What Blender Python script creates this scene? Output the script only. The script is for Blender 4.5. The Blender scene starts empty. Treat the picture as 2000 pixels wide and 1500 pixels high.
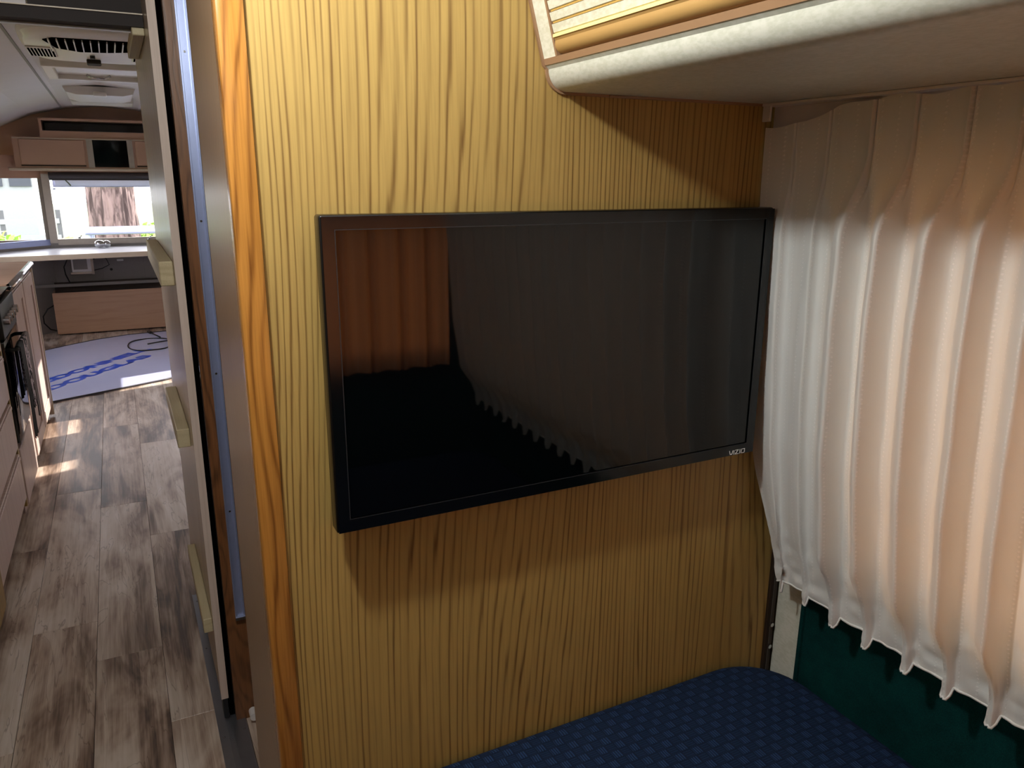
import bpy, bmesh, math, random
from mathutils import Vector, Matrix, noise
random.seed(7)
PI = math.pi
S = bpy.context.scene
C = S.collection

# ---------------------------------------------------------------- camera
cd = bpy.data.cameras.new('camera'); cam = bpy.data.objects.new('camera', cd); C.objects.link(cam)
def V3(a): return Vector(a)
Yc = V3((215-1000, 750-340, 1500)).normalized()
Zc = -V3((965-1000, 750-6250, 1500)); Zc = (Zc - Zc.dot(Yc)*Yc).normalized()
Xc = Zc.cross(Yc)
if Xc.x < 0: Xc = -Xc
right = V3((Xc.x, Yc.x, Zc.x)); up = V3((Xc.y, Yc.y, Zc.y)); fwd = V3((Xc.z, Yc.z, Zc.z))
m = Matrix((( right.x, up.x, -fwd.x, 0), (right.y, up.y, -fwd.y, 0), (right.z, up.z, -fwd.z, 1.40), (0, 0, 0, 1)))
cam.matrix_world = m
cd.sensor_width = 36; cd.lens = 27.0; cd.clip_start = 0.02
S.camera = cam
# ---------------------------------------------------------------- world, sun, exposure
W = bpy.data.worlds.new('sky'); S.world = W; W.use_nodes = True
bg = W.node_tree.nodes['Background']; bg.inputs[0].default_value = (0.95, 0.94, 1.0, 1); bg.inputs[1].default_value = 5.2
def light(name, kind, energy, col, loc=(0, 0, 0), **k):
    d = bpy.data.lights.new(name, kind); d.energy = energy; d.color = col
    for a, b in k.items(): setattr(d, a, b)
    o = bpy.data.objects.new(name, d); o.location = loc; C.objects.link(o); return o
sun = light('sun', 'SUN', 9.0, (1.0, 0.93, 0.82), angle=0.01)
sun.rotation_euler = V3((-1, -0.3, -0.68)).to_track_quat('-Z', 'Y').to_euler()
S.view_settings.view_transform = 'Standard'; S.view_settings.look = 'None'
S.view_settings.gamma = 1; S.view_settings.exposure = 0.25; S.view_settings.use_curve_mapping = False
LAMP = V3((-0.04, 0.67, 1.83))
light('ceiling_lamp_light', 'POINT', 17.5, (0.98, 1.0, 0.95), LAMP, shadow_soft_size=0.035)

# ---------------------------------------------------------------- helpers
def L(r, g, b):
    f = lambda c: (c/255/12.92) if c/255 <= 0.04045 else ((c/255+0.055)/1.055)**2.4
    return (f(r), f(g), f(b), 1)
class G:
    """small node graph helper"""
    def __init__(s, name):
        s.m = bpy.data.materials.new(name); s.m.use_nodes = True; s.t = s.m.node_tree; s.n = s.t.nodes
        s.b = s.n['Principled BSDF']; s.out = s.n['Material Output']
    def new(s, typ, **k):
        x = s.n.new(typ)
        for a, b in k.items(): setattr(x, a, b)
        return x
    def lk(s, a, b): s.t.links.new(a, b)
    def set(s, inp, v):
        if hasattr(v, 'is_output'): s.lk(v, inp)
        else: inp.default_value = v
    def math(s, op, a, b=0.0, c=None, clamp=False):
        x = s.new('ShaderNodeMath', operation=op, use_clamp=clamp); s.set(x.inputs[0], a); s.set(x.inputs[1], b)
        if c is not None: s.set(x.inputs[2], c)
        return x.outputs[0]
    def mix(s, f, a, b, blend='MIX'):
        x = s.new('ShaderNodeMix', data_type='RGBA', blend_type=blend); s.set(x.inputs[0], f); s.set(x.inputs[6], a); s.set(x.inputs[7], b)
        return x.outputs[2]
    def coord(s, kind='Object'):
        return s.new('ShaderNodeTexCoord').outputs[kind]
    def mapv(s, v, scale=(1, 1, 1), loc=(0, 0, 0), rot=(0, 0, 0)):
        x = s.new('ShaderNodeMapping'); s.lk(v, x.inputs[0]); x.inputs['Scale'].default_value = scale
        x.inputs['Location'].default_value = loc; x.inputs['Rotation'].default_value = rot; return x.outputs[0]
    def noise(s, v, scale=1.0, detail=2.0, rough=0.5, dist=0.0):
        x = s.new('ShaderNodeTexNoise'); s.lk(v, x.inputs['Vector']); x.inputs['Scale'].default_value = scale
        x.inputs['Detail'].default_value = detail; x.inputs['Roughness'].default_value = rough; x.inputs['Distortion'].default_value = dist
        return x.outputs['Fac']
    def sep(s, v):
        x = s.new('ShaderNodeSeparateXYZ'); s.lk(v, x.inputs[0]); return x.outputs
    def comb(s, a, b, c):
        x = s.new('ShaderNodeCombineXYZ'); s.set(x.inputs[0], a); s.set(x.inputs[1], b); s.set(x.inputs[2], c); return x.outputs[0]
    def ramp(s, f, stops):
        x = s.new('ShaderNodeValToRGB'); s.lk(f, x.inputs[0]); e = x.color_ramp.elements
        while len(e) < len(stops): e.new(0.5)
        for i, (p, c) in enumerate(stops): e[i].position = p; e[i].color = c if len(c) == 4 else (*c, 1)
        return x.outputs[0]
    def smooth(s, f, a, b):
        x = s.new('ShaderNodeMapRange', interpolation_type='SMOOTHSTEP'); s.lk(f, x.inputs[0]); x.inputs[1].default_value = a; x.inputs[2].default_value = b
        return x.outputs[0]
    def bump(s, h, strength=0.2, dist=0.002):
        x = s.new('ShaderNodeBump'); s.lk(h, x.inputs['Height']); x.inputs['Strength'].default_value = strength; x.inputs['Distance'].default_value = dist
        s.lk(x.outputs[0], s.b.inputs['Normal']); return x.outputs[0]
    def base(s, c): s.set(s.b.inputs['Base Color'], c)
def plain(name, col, rough=0.5, metal=0.0, var=0.06, vscale=30, bump=0.0, **k):
    g = G(name); v = g.coord('Object'); n = g.noise(v, vscale, 3)
    dk = tuple(c*(1-var*2) for c in col[:3])+(1,)
    g.base(g.mix(n, dk, tuple(min(1, c*(1+var)) for c in col[:3])+(1,)))
    g.b.inputs['Roughness'].default_value = rough; g.b.inputs['Metallic'].default_value = metal
    if bump: g.bump(n, bump, 0.001)
    for a, b in k.items(): g.b.inputs[a].default_value = b
    return g.m
def wood(name, light_c, dark_c, across='X', along='Z', freq=110, waver=9.0, line=0.55, rough=0.45, fine=0.25, bump=0.15, stretch=0.35, big=3.0, pw=3.0):
    """veneer: grain runs along `along`, lines repeat along `across`, with contour-like cathedral figures"""
    g = G(name); p = g.sep(g.coord('Object'))
    a = p['XYZ'.index(across)]; l = p['XYZ'.index(along)]
    other = p[({0, 1, 2}-{'XYZ'.index(across), 'XYZ'.index(along)}).pop()]
    v = g.comb(g.math('MULTIPLY', a, big), g.math('MULTIPLY', l, big*stretch*0.4), g.math('MULTIPLY', other, big))
    n1 = g.noise(v, 1.0, 1.0, 0.4)
    v2 = g.comb(g.math('MULTIPLY', a, 36), g.math('MULTIPLY', l, 1.6), other)
    n2 = g.noise(v2, 1.0, 2.0, 0.5)
    ph = g.math('ADD', g.math('ADD', g.math('MULTIPLY', a, freq), g.math('MULTIPLY', n1, waver*10)), g.math('MULTIPLY', n2, 13.0))
    s1 = g.math('MULTIPLY_ADD', g.math('SINE', ph), 0.5, 0.5)
    v3 = g.comb(g.math('MULTIPLY', a, 45), g.math('MULTIPLY', l, 1.3), other)
    gate = g.smooth(g.noise(v3, 1.0, 2.0, 0.5), 0.34, 0.62)
    lines = g.math('MULTIPLY', g.math('POWER', s1, pw), g.math('MULTIPLY_ADD', gate, 0.75, 0.25))
    v4 = g.comb(g.math('MULTIPLY', a, 420), g.math('MULTIPLY', l, 11), g.math('MULTIPLY', other, 400))
    fn = g.noise(v4, 1.0, 2.0, 0.6)
    v5 = g.comb(g.math('MULTIPLY', a, 60), g.math('MULTIPLY', l, 3), other)
    md = g.noise(v5, 1.0, 2.0, 0.5)
    f = g.math('ADD', g.math('MULTIPLY', lines, line), g.math('MULTIPLY', g.math('SUBTRACT', fn, 0.45), fine*2.4))
    f = g.math('ADD', f, g.math('MULTIPLY', g.math('SUBTRACT', md, 0.4), fine*1.3), clamp=True)
    g.base(g.mix(f, light_c, dark_c)); g.b.inputs['Roughness'].default_value = rough
    if bump: g.bump(g.math('SUBTRACT', 1.0, f), bump, 0.001)
    return g.m

class MB:
    def __init__(s): s.bm = bmesh.new()
    def box(s, x0, x1, y0, y1, z0, z1, bev=0.0, seg=2):
        r = bmesh.ops.create_cube(s.bm, size=1.0); vs = r['verts']
        for v in vs: v.co = V3(((x0+x1)/2+v.co.x*(x1-x0), (y0+y1)/2+v.co.y*(y1-y0), (z0+z1)/2+v.co.z*(z1-z0)))
        if bev:
            es = list({e for v in vs for e in v.link_edges})
            bmesh.ops.bevel(s.bm, geom=es, offset=bev, segments=seg, affect='EDGES', profile=0.5)
        return s
    def poly(s, pts):
        s.bm.faces.new([s.bm.verts.new(p) for p in pts]); return s
    def prism(s, pts, axis, a0, a1):
        """pts: 2D outline; axis: extrusion axis ('Y': pts are (x,z); 'X': (y,z); 'Z': (x,y))"""
        f = {'Y': lambda p, a: (p[0], a, p[1]), 'X': lambda p, a: (a, p[0], p[1]), 'Z': lambda p, a: (p[0], p[1], a)}[axis]
        A = [s.bm.verts.new(f(p, a0)) for p in pts]; B = [s.bm.verts.new(f(p, a1)) for p in pts]
        n = len(pts)
        for i in range(n): s.bm.faces.new((A[i], A[(i+1) % n], B[(i+1) % n], B[i]))
        s.bm.faces.new(A[::-1]); s.bm.faces.new(B); return s
    def tube(s, pts, r, seg=10, closed=False):
        pts = [V3(p) for p in pts]; n = len(pts); rings = []
        rr = r if isinstance(r, (list, tuple)) else [r]*n
        ref = None
        for i, p in enumerate(pts):
            a = pts[(i-1) % n] if (closed or i > 0) else p; b = pts[(i+1) % n] if (closed or i < n-1) else p
            t = (b-a).normalized()
            if ref is None: ref = t.orthogonal().normalized()
            ref = (ref - ref.dot(t)*t).normalized(); q = t.cross(ref)
            rings.append([s.bm.verts.new(p+(ref*math.cos(2*PI*k/seg)+q*math.sin(2*PI*k/seg))*rr[i]) for k in range(seg)])
        for i in range(n if closed else n-1):
            A, B = rings[i], rings[(i+1) % n]
            for k in range(seg): s.bm.faces.new((A[k], A[(k+1) % seg], B[(k+1) % seg], B[k]))
        if not closed: s.bm.faces.new(rings[0][::-1]); s.bm.faces.new(rings[-1])
        return s
    def cyl(s, c, axis, r, h, seg=20, r2=None):
        c = V3(c); d = {'X': V3((1, 0, 0)), 'Y': V3((0, 1, 0)), 'Z': V3((0, 0, 1))}[axis]*(h/2)
        return s.tube([c-d, c+d], [r, r if r2 is None else r2], seg)
    def ball(s, c, r, sc=(1, 1, 1), sub=2):
        q = bmesh.ops.create_icosphere(s.bm, subdivisions=sub, radius=r)
        for v in q['verts']: v.co = V3((v.co.x*sc[0], v.co.y*sc[1], v.co.z*sc[2]))+V3(c)
        return s
    def grid(s, f, nu, nv, uv=None):
        vs = [[s.bm.verts.new(f(i/nu, j/nv)) for j in range(nv+1)] for i in range(nu+1)]
        lay = s.bm.loops.layers.uv.verify() if uv else None
        for i in range(nu):
            for j in range(nv):
                fc = s.bm.faces.new((vs[i][j], vs[i+1][j], vs[i+1][j+1], vs[i][j+1]))
                if uv:
                    for lp, (a, b) in zip(fc.loops, ((i, j), (i+1, j), (i+1, j+1), (i, j+1))): lp[lay].uv = uv(a/nu, b/nv)
        return s
    def done(s, name, mat, parent=None, smooth=False, kind=None, label=None, cat=None, group=None, recalc=True):
        if recalc: bmesh.ops.recalc_face_normals(s.bm, faces=s.bm.faces)
        me = bpy.data.meshes.new(name); s.bm.to_mesh(me); s.bm.free(); me.materials.append(mat)
        if smooth:
            for p in me.polygons: p.use_smooth = True
            if smooth != 'all':
                try: me.set_sharp_from_angle(angle=math.radians(38))
                except Exception: pass
        o = bpy.data.objects.new(name, me); C.objects.link(o); o.parent = parent
        if parent is not None and parent.type == 'EMPTY':
            o.matrix_parent_inverse = parent.matrix_world.inverted() if False else Matrix.Translation(-parent.location)
        elif parent is not None: o.matrix_parent_inverse = Matrix.Identity(4)
        tag(o, label, cat, group, kind); return o
def tag(o, label=None, cat=None, group=None, kind=None):
    if label: o['label'] = label
    if cat: o['category'] = cat
    if group: o['group'] = group
    if kind: o['kind'] = kind
    return o
def thing(name, label, cat, loc, group=None, kind=None):
    o = bpy.data.objects.new(name, None); C.objects.link(o); o.location = loc; o.empty_display_size = 0.05
    return tag(o, label, cat, group, kind)

# ---------------------------------------------------------------- materials
M = {}
M['oak_wall'] = wood('oak_veneer', L(180, 150, 86), L(104, 72, 30), 'X', 'Z', freq=560, waver=17, line=0.80, rough=0.5, fine=0.24, pw=5.0, stretch=0.5, big=2.3)
M['oak_trim'] = wood('solid_oak', L(180, 124, 56), L(102, 58, 20), 'X', 'Z', freq=300, waver=6, line=0.7, rough=0.22, fine=0.35, big=6, stretch=0.9)
M['closet_side'] = wood('closet_veneer', L(150, 122, 92), L(122, 95, 68), 'Y', 'Z', freq=420, waver=3, line=0.25, rough=0.3, fine=0.3, stretch=0.2)
M['walnut'] = wood('walnut', L(128, 84, 50), L(60, 34, 20), 'X', 'Z', freq=300, waver=6, line=0.55, rough=0.4, fine=0.4, big=8, stretch=0.9)
M['birch'] = wood('birch_ply', L(186, 166, 144), L(160, 138, 116), 'Y', 'Z', freq=60, waver=3, line=0.3, rough=0.27, fine=0.3, bump=0.05)
M['birch_edge'] = wood('birch_edge', L(214, 194, 182), L(186, 164, 148), 'X', 'Z', freq=300, waver=2, line=0.3, rough=0.55, fine=0.3, bump=0.05)
M['pine'] = wood('raw_pine', L(200, 186, 152), L(166, 148, 112), 'Z', 'Y', freq=260, waver=5, line=0.5, rough=0.6, fine=0.3)
M['plywood'] = wood('plywood_sheet', L(188, 150, 122), L(160, 118, 92), 'Z', 'X', freq=50, waver=4, line=0.35, rough=0.6, fine=0.25, bump=0.05)
M['pickled'] = wood('pickled_oak', L(206, 184, 176), L(168, 142, 136), 'Y', 'Z', freq=260, waver=4, line=0.5, rough=0.4, fine=0.3)
M['oak_dark'] = wood('oak_closet', L(160, 128, 66), L(100, 72, 30), 'Y', 'Z', freq=260, waver=5, line=0.5, rough=0.45, fine=0.3)
M['black'] = plain('black_plastic', L(12, 12, 13), 0.45)
M['void'] = plain('matte_black', L(6, 5, 5), 1.0, **{'Specular IOR Level': 0.0})  # shade of gaps and grille recesses put in as unreflecting black
M['black_gloss'] = plain('black_gloss', L(9, 9, 11), 0.07, var=0.0)
M['tv_body'] = plain('tv_housing', L(10, 13, 16), 0.22, var=0.02)
M['tv_screen'] = plain('tv_screen', (0.0012, 0.0015, 0.002, 1), 0.03, var=0.0)
M['bezel'] = plain('tv_bezel', L(9, 11, 14), 0.10, var=0.0)
M['tv_line'] = plain('bezel_edge', L(40, 43, 48), 0.35, var=0.0)
M['logo'] = plain('logo_white', L(232, 232, 230), 0.4, var=0.0)
M['alu'] = plain('aluminium', L(186, 198, 240), 0.34, 0.7, var=0.04, vscale=60)  # blue cast in the base stands for sky reflected in the metal
M['steel'] = plain('steel', L(200, 200, 204), 0.22, 1.0)
M['track'] = plain('track_aluminium', L(150, 152, 160), 0.35, 0.85)
M['dark_metal'] = plain('dark_metal', L(70, 58, 50), 0.35, 0.6)
M['cream_edge'] = plain('cream_bead', L(250, 232, 160), 0.4, var=0.0)
def speckle(name, a, b, rough=0.4, sc=220):
    g = G(name); v = g.coord('Object'); n = g.noise(g.mapv(v, (1, 0.45, 1)), sc, 3, 0.6)
    n2 = g.noise(v, 35, 3)
    g.base(g.mix(g.smooth(g.math('ADD', g.math('MULTIPLY', n, 0.7), g.math('MULTIPLY', n2, 0.3)), 0.38, 0.62), a, b)); g.b.inputs['Roughness'].default_value = rough
    g.bump(n, 0.04, 0.0005); return g.m
M['laminate'] = speckle('speckled_laminate', L(200, 202, 188), L(214, 215, 204))
M['laminate_light'] = speckle('speckled_slats', L(216, 214, 192), L(232, 230, 214))
M['under'] = plain('locker_underside', L(158, 142, 118), 0.45, var=0.04)
M['tan_trim'] = plain('tan_vinyl_trim', L(156, 122, 92), 0.42, var=0.03)
M['gold'] = plain('gold_tan_plastic', L(186, 148, 92), 0.3, var=0.03)
M['slat_joint'] = plain('slat_joint', L(206, 168, 92), 0.4)
M['white_plastic'] = plain('white_plastic', L(226, 222, 222), 0.35, var=0.02)
M['white_cloth'] = plain('white_tape', L(214, 206, 210), 0.8, bump=0.1)
M['ceiling'] = plain('ceiling_skin', L(206, 198, 198), 0.5, var=0.03, vscale=8)
M['end_skin'] = plain('end_cap_skin', L(196, 158, 134), 0.5, var=0.03, vscale=6)
M['locker_tan'] = plain('front_locker_skin', L(188, 150, 128), 0.5, var=0.03, vscale=6)
M['tan_light'] = plain('front_locker_edge', L(200, 182, 160), 0.4)
M['grey_wall'] = plain('grey_vinyl', L(140, 134, 130), 0.6, var=0.04)
M['desk'] = plain('desk_laminate', L(240, 244, 255), 0.28, var=0.02)  # blue-white base carries the sky reflection on the counter
M['mullion'] = plain('window_trim', L(176, 166, 154), 0.4, 0.2)
M['blind'] = plain('roller_blind', L(58, 54, 58), 0.6)
M['cable'] = plain('black_cable', L(18, 17, 19), 0.4)
M['soil'] = plain('box_inside', L(70, 58, 50), 0.8)
M['header'] = plain('dark_brown_header', L(32, 20, 18), 0.7)
M['wall_paint'] = plain('wall_vinyl', L(196, 184, 168), 0.6)
M['blue'] = plain('blue_paint', L(28, 78, 205), 0.3, var=0.05)
def board_mat():
    g = G('glossy_panel'); v = g.coord('Object'); n = g.noise(v, 3, 3)
    g.base(g.mix(n, L(190, 196, 236), L(206, 208, 238))); g.b.inputs['Roughness'].default_value = 0.18; return g.m
M['board'] = board_mat()
def plank_mat():
    g = G('vinyl_plank'); p = g.coord('Object')
    oi = g.new('ShaderNodeObjectInfo'); rnd = oi.outputs['Random']
    ps = g.sep(p)
    off = g.math('MULTIPLY', rnd, 37.0)
    v = g.comb(g.math('MULTIPLY', ps[0], 7.0), g.math('ADD', g.math('MULTIPLY', ps[1], 1.5), off), off)
    big = g.noise(v, 1.0, 4.0, 0.55, 0.8)
    v2 = g.comb(g.math('MULTIPLY', ps[0], 110), g.math('ADD', g.math('MULTIPLY', ps[1], 3.0), off), off)
    fine = g.noise(v2, 1.0, 4.0, 0.65)
    v3 = g.comb(g.math('MULTIPLY', ps[0], 18), g.math('ADD', g.math('MULTIPLY', ps[1], 2.2), off), off)
    mid = g.noise(v3, 1.0, 3.0, 0.6, 0.6)
    f = g.math('ADD', g.math('MULTIPLY', big, 0.95), g.math('MULTIPLY', mid, 0.45))
    f = g.math('ADD', f, g.math('MULTIPLY', g.math('SUBTRACT', fine, 0.5), 0.32))
    f = g.math('ADD', f, g.math('MULTIPLY', g.math('SUBTRACT', rnd, 0.62), 0.20))
    f = g.math('SUBTRACT', f, 0.085)
    col = g.ramp(f, [(0.42, L(84, 68, 60)), (0.50, L(130, 108, 94)), (0.58, L(172, 150, 134)), (0.68, L(204, 188, 174)), (0.86, L(226, 214, 206))])
    ln = g.smooth(g.math('ABSOLUTE', g.math('SUBTRACT', mid, 0.56)), 0.0, 0.012)
    gate = g.smooth(big, 0.44, 0.36)
    dk = g.mix(g.math('MULTIPLY', g.math('SUBTRACT', 1.0, ln), 0.45), (1, 1, 1, 1), L(120, 95, 80))
    g.base(g.mix(1.0, col, dk, 'MULTIPLY')); g.b.inputs['Roughness'].default_value = 0.32
    g.bump(fine, 0.08, 0.0006); return g.m
M['plank'] = plank_mat()
def curtain_mat(name, white, trans, tf, dots=True):
    g = G(name); uv = g.sep(g.coord('UV'))
    v = g.coord('Object'); weave = g.noise(v, 900, 2, 0.6)
    big = g.noise(g.mapv(v, (1, 1, 0.3)), 14, 2)
    col = g.mix(weave, tuple(c*0.93 for c in white[:3])+(1,), white)
    b = g.b; b.inputs['Roughness'].default_value = 0.75
    if 'Sheen Weight' in b.inputs: b.inputs['Sheen Weight'].default_value = 0.25
    h = g.math('MULTIPLY', weave, 0.12)
    if dots:
        fu = g.math('SUBTRACT', g.math('FRACT', g.math('MULTIPLY', uv[0], 1/0.034)), 0.5)
        fv = g.math('SUBTRACT', g.math('FRACT', g.math('MULTIPLY', uv[1], 1/0.0072)), 0.5)
        d = g.math('SQRT', g.math('ADD', g.math('POWER', g.math('MULTIPLY', fu, 5.8), 2), g.math('POWER', g.math('MULTIPLY', fv, 1.6), 2)))
        dot = g.smooth(d, 0.42, 0.26)
        col = g.mix(g.math('MULTIPLY', dot, 0.75), col, (1, 1, 1, 1)); h = g.math('ADD', h, dot)
    g.base(col); n = g.bump(h, 0.4, 0.0008)
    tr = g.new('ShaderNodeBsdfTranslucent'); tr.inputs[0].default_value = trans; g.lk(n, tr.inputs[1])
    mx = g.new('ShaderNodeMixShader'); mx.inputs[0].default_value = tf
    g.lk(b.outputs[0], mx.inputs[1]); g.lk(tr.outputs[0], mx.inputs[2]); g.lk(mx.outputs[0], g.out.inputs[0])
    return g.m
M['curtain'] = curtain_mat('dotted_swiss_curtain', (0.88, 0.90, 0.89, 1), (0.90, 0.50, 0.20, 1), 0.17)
M['curtain_rear'] = curtain_mat('rear_curtain', (0.50, 0.42, 0.34, 1), (0.95, 0.30, 0.08, 1), 0.5)
def teal_mat():
    g = G('teal_carpet'); v = g.coord('Object'); n = g.noise(v, 600, 2, 0.6); n2 = g.noise(v, 7, 3)
    n3 = g.noise(g.mapv(v, (1, 1, 1)), 45, 3, 0.6)
    f = g.math('ADD', g.math('MULTIPLY', n, 0.45), g.math('ADD', g.math('MULTIPLY', n2, 0.35), g.math('MULTIPLY', n3, 0.2)))
    g.base(g.mix(g.smooth(f, 0.3, 0.75), L(3, 36, 38), L(10, 68, 66))); g.b.inputs['Roughness'].default_value = 0.95
    g.b.inputs['Specular IOR Level'].default_value = 0.1
    g.bump(n, 0.5, 0.002); return g.m
M['teal'] = teal_mat()
def quilt_mat():
    g = G('navy_basketweave'); p = g.sep(g.coord('Object')); s = 0.0175
    wob = g.noise(g.coord('Object'), 40, 2)
    px = g.math('ADD', p[0], g.math('MULTIPLY', wob, 0.004)); py = p[1]
    cx = g.math('FLOOR', g.math('MULTIPLY', px, 1/s)); cy = g.math('FLOOR', g.math('MULTIPLY', py, 1/s))
    par = g.math('GREATER_THAN', g.math('ABSOLUTE', g.math('MODULO', g.math('ADD', cx, cy), 2.0)), 0.5)
    rib = lambda a: g.math('MULTIPLY_ADD', g.math('SINE', g.math('MULTIPLY', a, 2*PI*4/s)), 0.5, 0.5)
    env = lambda a: g.smooth(g.math('ABSOLUTE', g.math('SUBTRACT', g.math('FRACT', g.math('MULTIPLY', a, 1/s)), 0.5)), 0.5, 0.34)
    e = g.math('MULTIPLY', env(px), env(py))
    ra = g.math('MULTIPLY', rib(px), e); rb = g.math('MULTIPLY', rib(py), e)
    h = g.math('ADD', g.math('MULTIPLY', ra, par), g.math('MULTIPLY', g.math('MULTIPLY', rb, 0.35), g.math('SUBTRACT', 1.0, par)))
    fz = g.noise(g.coord('Object'), 1100, 2)
    f = g.math('ADD', g.math('MULTIPLY', h, 0.75), g.math('MULTIPLY', fz, 0.25))
    g.base(g.mix(f, L(4, 13, 36), L(42, 72, 114))); g.b.inputs['Roughness'].default_value = 0.85
    g.b.inputs['Specular IOR Level'].default_value = 0.2
    g.bump(g.math('ADD', h, g.math('MULTIPLY', fz, 0.3)), 0.6, 0.002); return g.m
M['quilt'] = quilt_mat()
def towel_mat():
    g = G('damask_towel'); v = g.coord('Object'); n = g.noise(g.mapv(v, (1, 1, 1)), 22, 2, 0.5, 2.5)
    g.base(g.mix(g.smooth(n, 0.47, 0.52), L(28, 26, 28), L(190, 178, 186))); g.b.inputs['Roughness'].default_value = 0.9; return g.m
M['towel'] = towel_mat()
M['towel_grey'] = plain('grey_towel', L(120, 112, 112), 0.9, bump=0.3, vscale=200)
M['towel_black'] = plain('black_towel', L(30, 30, 32), 0.9, bump=0.3, vscale=200)
def glass_mat():
    g = G('window_glass'); t = g.new('ShaderNodeBsdfTransparent'); gl = g.new('ShaderNodeBsdfGlossy'); gl.inputs['Roughness'].default_value = 0.02
    fr = g.new('ShaderNodeFresnel'); fr.inputs[0].default_value = 1.25; mx = g.new('ShaderNodeMixShader')
    g.lk(fr.outputs[0], mx.inputs[0]); g.lk(t.outputs[0], mx.inputs[1]); g.lk(gl.outputs[0], mx.inputs[2]); g.lk(mx.outputs[0], g.out.inputs[0]); return g.m
M['glass'] = glass_mat()
def bark_mat():
    g = G('tree_bark'); v = g.coord('Object'); n = g.noise(g.mapv(v, (9, 9, 2.2)), 1.0, 4, 0.6, 0.6)
    g.base(g.mix(g.smooth(n, 0.4, 0.6), L(66, 52, 52), L(132, 112, 110))); g.b.inputs['Roughness'].default_value = 0.9; g.bump(n, 0.9, 0.03); return g.m
M['bark'] = bark_mat()
def leaf_mat(name, a, b):
    g = G(name); v = g.coord('Object'); n = g.noise(v, 3, 2); g.base(g.mix(n, a, b)); g.b.inputs['Roughness'].default_value = 0.7; return g.m
M['leaf'] = leaf_mat('leaves', L(120, 170, 80), L(196, 214, 120)); M['leaf2'] = leaf_mat('orange_leaves', L(200, 150, 110), L(220, 190, 140))
M['leaf3'] = leaf_mat('far_leaves', L(110, 160, 120), L(170, 200, 150))
M['grass'] = leaf_mat('grass', L(62, 86, 40), L(112, 116, 84))
M['fence'] = plain('white_paint', L(150, 156, 158), 0.5); M['post'] = plain('grey_paint', L(92, 94, 98), 0.5); M['shadow_win'] = plain('house_window', L(60, 66, 76), 0.4)
g = G('lamp_glass'); g.b.inputs['Emission Color'].default_value = (1, 0.87, 0.6, 1); g.b.inputs['Emission Strength'].default_value = 6; g.base((0.8, 0.8, 0.75, 1)); M['lamp'] = g.m

# ---------------------------------------------------------------- the shell
PR = [(1.13, 0), (1.13, .78), (1.11, .95), (1.07, 1.2), (1.03, 1.42), (1.0, 1.52), (.93, 1.66), (.78, 1.79), (.55, 1.89), (.28, 1.955), (0, 1.975)]
def shell_strip(prof, sx, ys, holes=()):
    b = MB()
    for i in range(len(prof)-1):
        (xa, za), (xb, zb) = prof[i], prof[i+1]
        for y0, y1 in zip(ys, ys[1:]):
            if any(h[0] <= (y0+y1)/2 <= h[1] and h[2] <= (za+zb)/2 <= h[3] for h in holes): continue
            q = [(sx*xa, y0, za), (sx*xa, y1, za), (sx*xb, y1, zb), (sx*xb, y0, zb)]
            b.poly([V3(p)+V3((0, 0, 0)) for p in q]).poly([V3(p)+V3((sx*0.03, 0, 0)) for p in q][::-1])
    return b
prw = [(1.13, 0), (1.13, .06), (1.13, .78), (1.11, .95), (1.07, 1.2), (1.03, 1.42), (1.0, 1.52)]
prd = [(1.13, 0), (1.13, .78), (1.13, .86), (1.11, .95), (1.07, 1.2), (1.03, 1.42), (1.0, 1.52)]
shell_strip(prd, 1, [-.5, -.30, .74, 1.0, 3.3, 4.7, 5.17, 5.47, 5.95, 6.3, 8.15],
            [(-.30, .74, .78, 1.42), (3.3, 4.7, .95, 1.42), (5.17, 5.47, .95, 1.42), (5.95, 6.3, 0, .86)]).done('wall_right', M['wall_paint'], kind='structure', recalc=False)  # low opening near the floor is added to admit the sun patch
shell_strip(prd, -1, [-.5, 1.0, 2.9, 4.3, 5.3, 7.2, 8.15], [(2.9, 4.3, .95, 1.42), (5.3, 7.2, .95, 1.42)]).done('wall_left', M['oak_dark'], kind='structure', recalc=False)
b = MB(); arc = [(x, z) for x, z in PR if z >= 1.5]; arc = arc + [(-x, z) for x, z in arc[-2::-1]]
for (xa, za), (xb, zb) in zip(arc, arc[1:]):
    for dz in (0, .03): b.poly([(xa, -.5, za+dz), (xa, 8.15, za+dz), (xb, 8.15, zb+dz), (xb, -.5, zb+dz)])
ceil = b.done('ceiling', M['ceiling'], kind='structure', smooth='all', recalc=False)
for x, nm in ((-.31, 'a'), (.31, 'b')):
    zc = 1.948
    MB().box(x-.006, x+.006, 1.9, 7.9, zc-.004, zc+.002).done('seam_strip', M['grey_wall'], ceil)
MB().box(-1.16, 1.16, -.5, 8.15, -.04, -.004).done('floor', M['soil'], kind='structure')
floor = bpy.data.objects['floor']
# planks of the hallway, 0.18 x 1.22
cols = {-.38: 3.79, -.20: 4.77, -.02: 3.168, .16: 3.9, -.56: 3.22, -.74: 4.1, -.92: 3.5, -1.10: 4.4, .34: 4.4, .52: 3.6, .70: 4.6, .88: 3.9}
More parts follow.
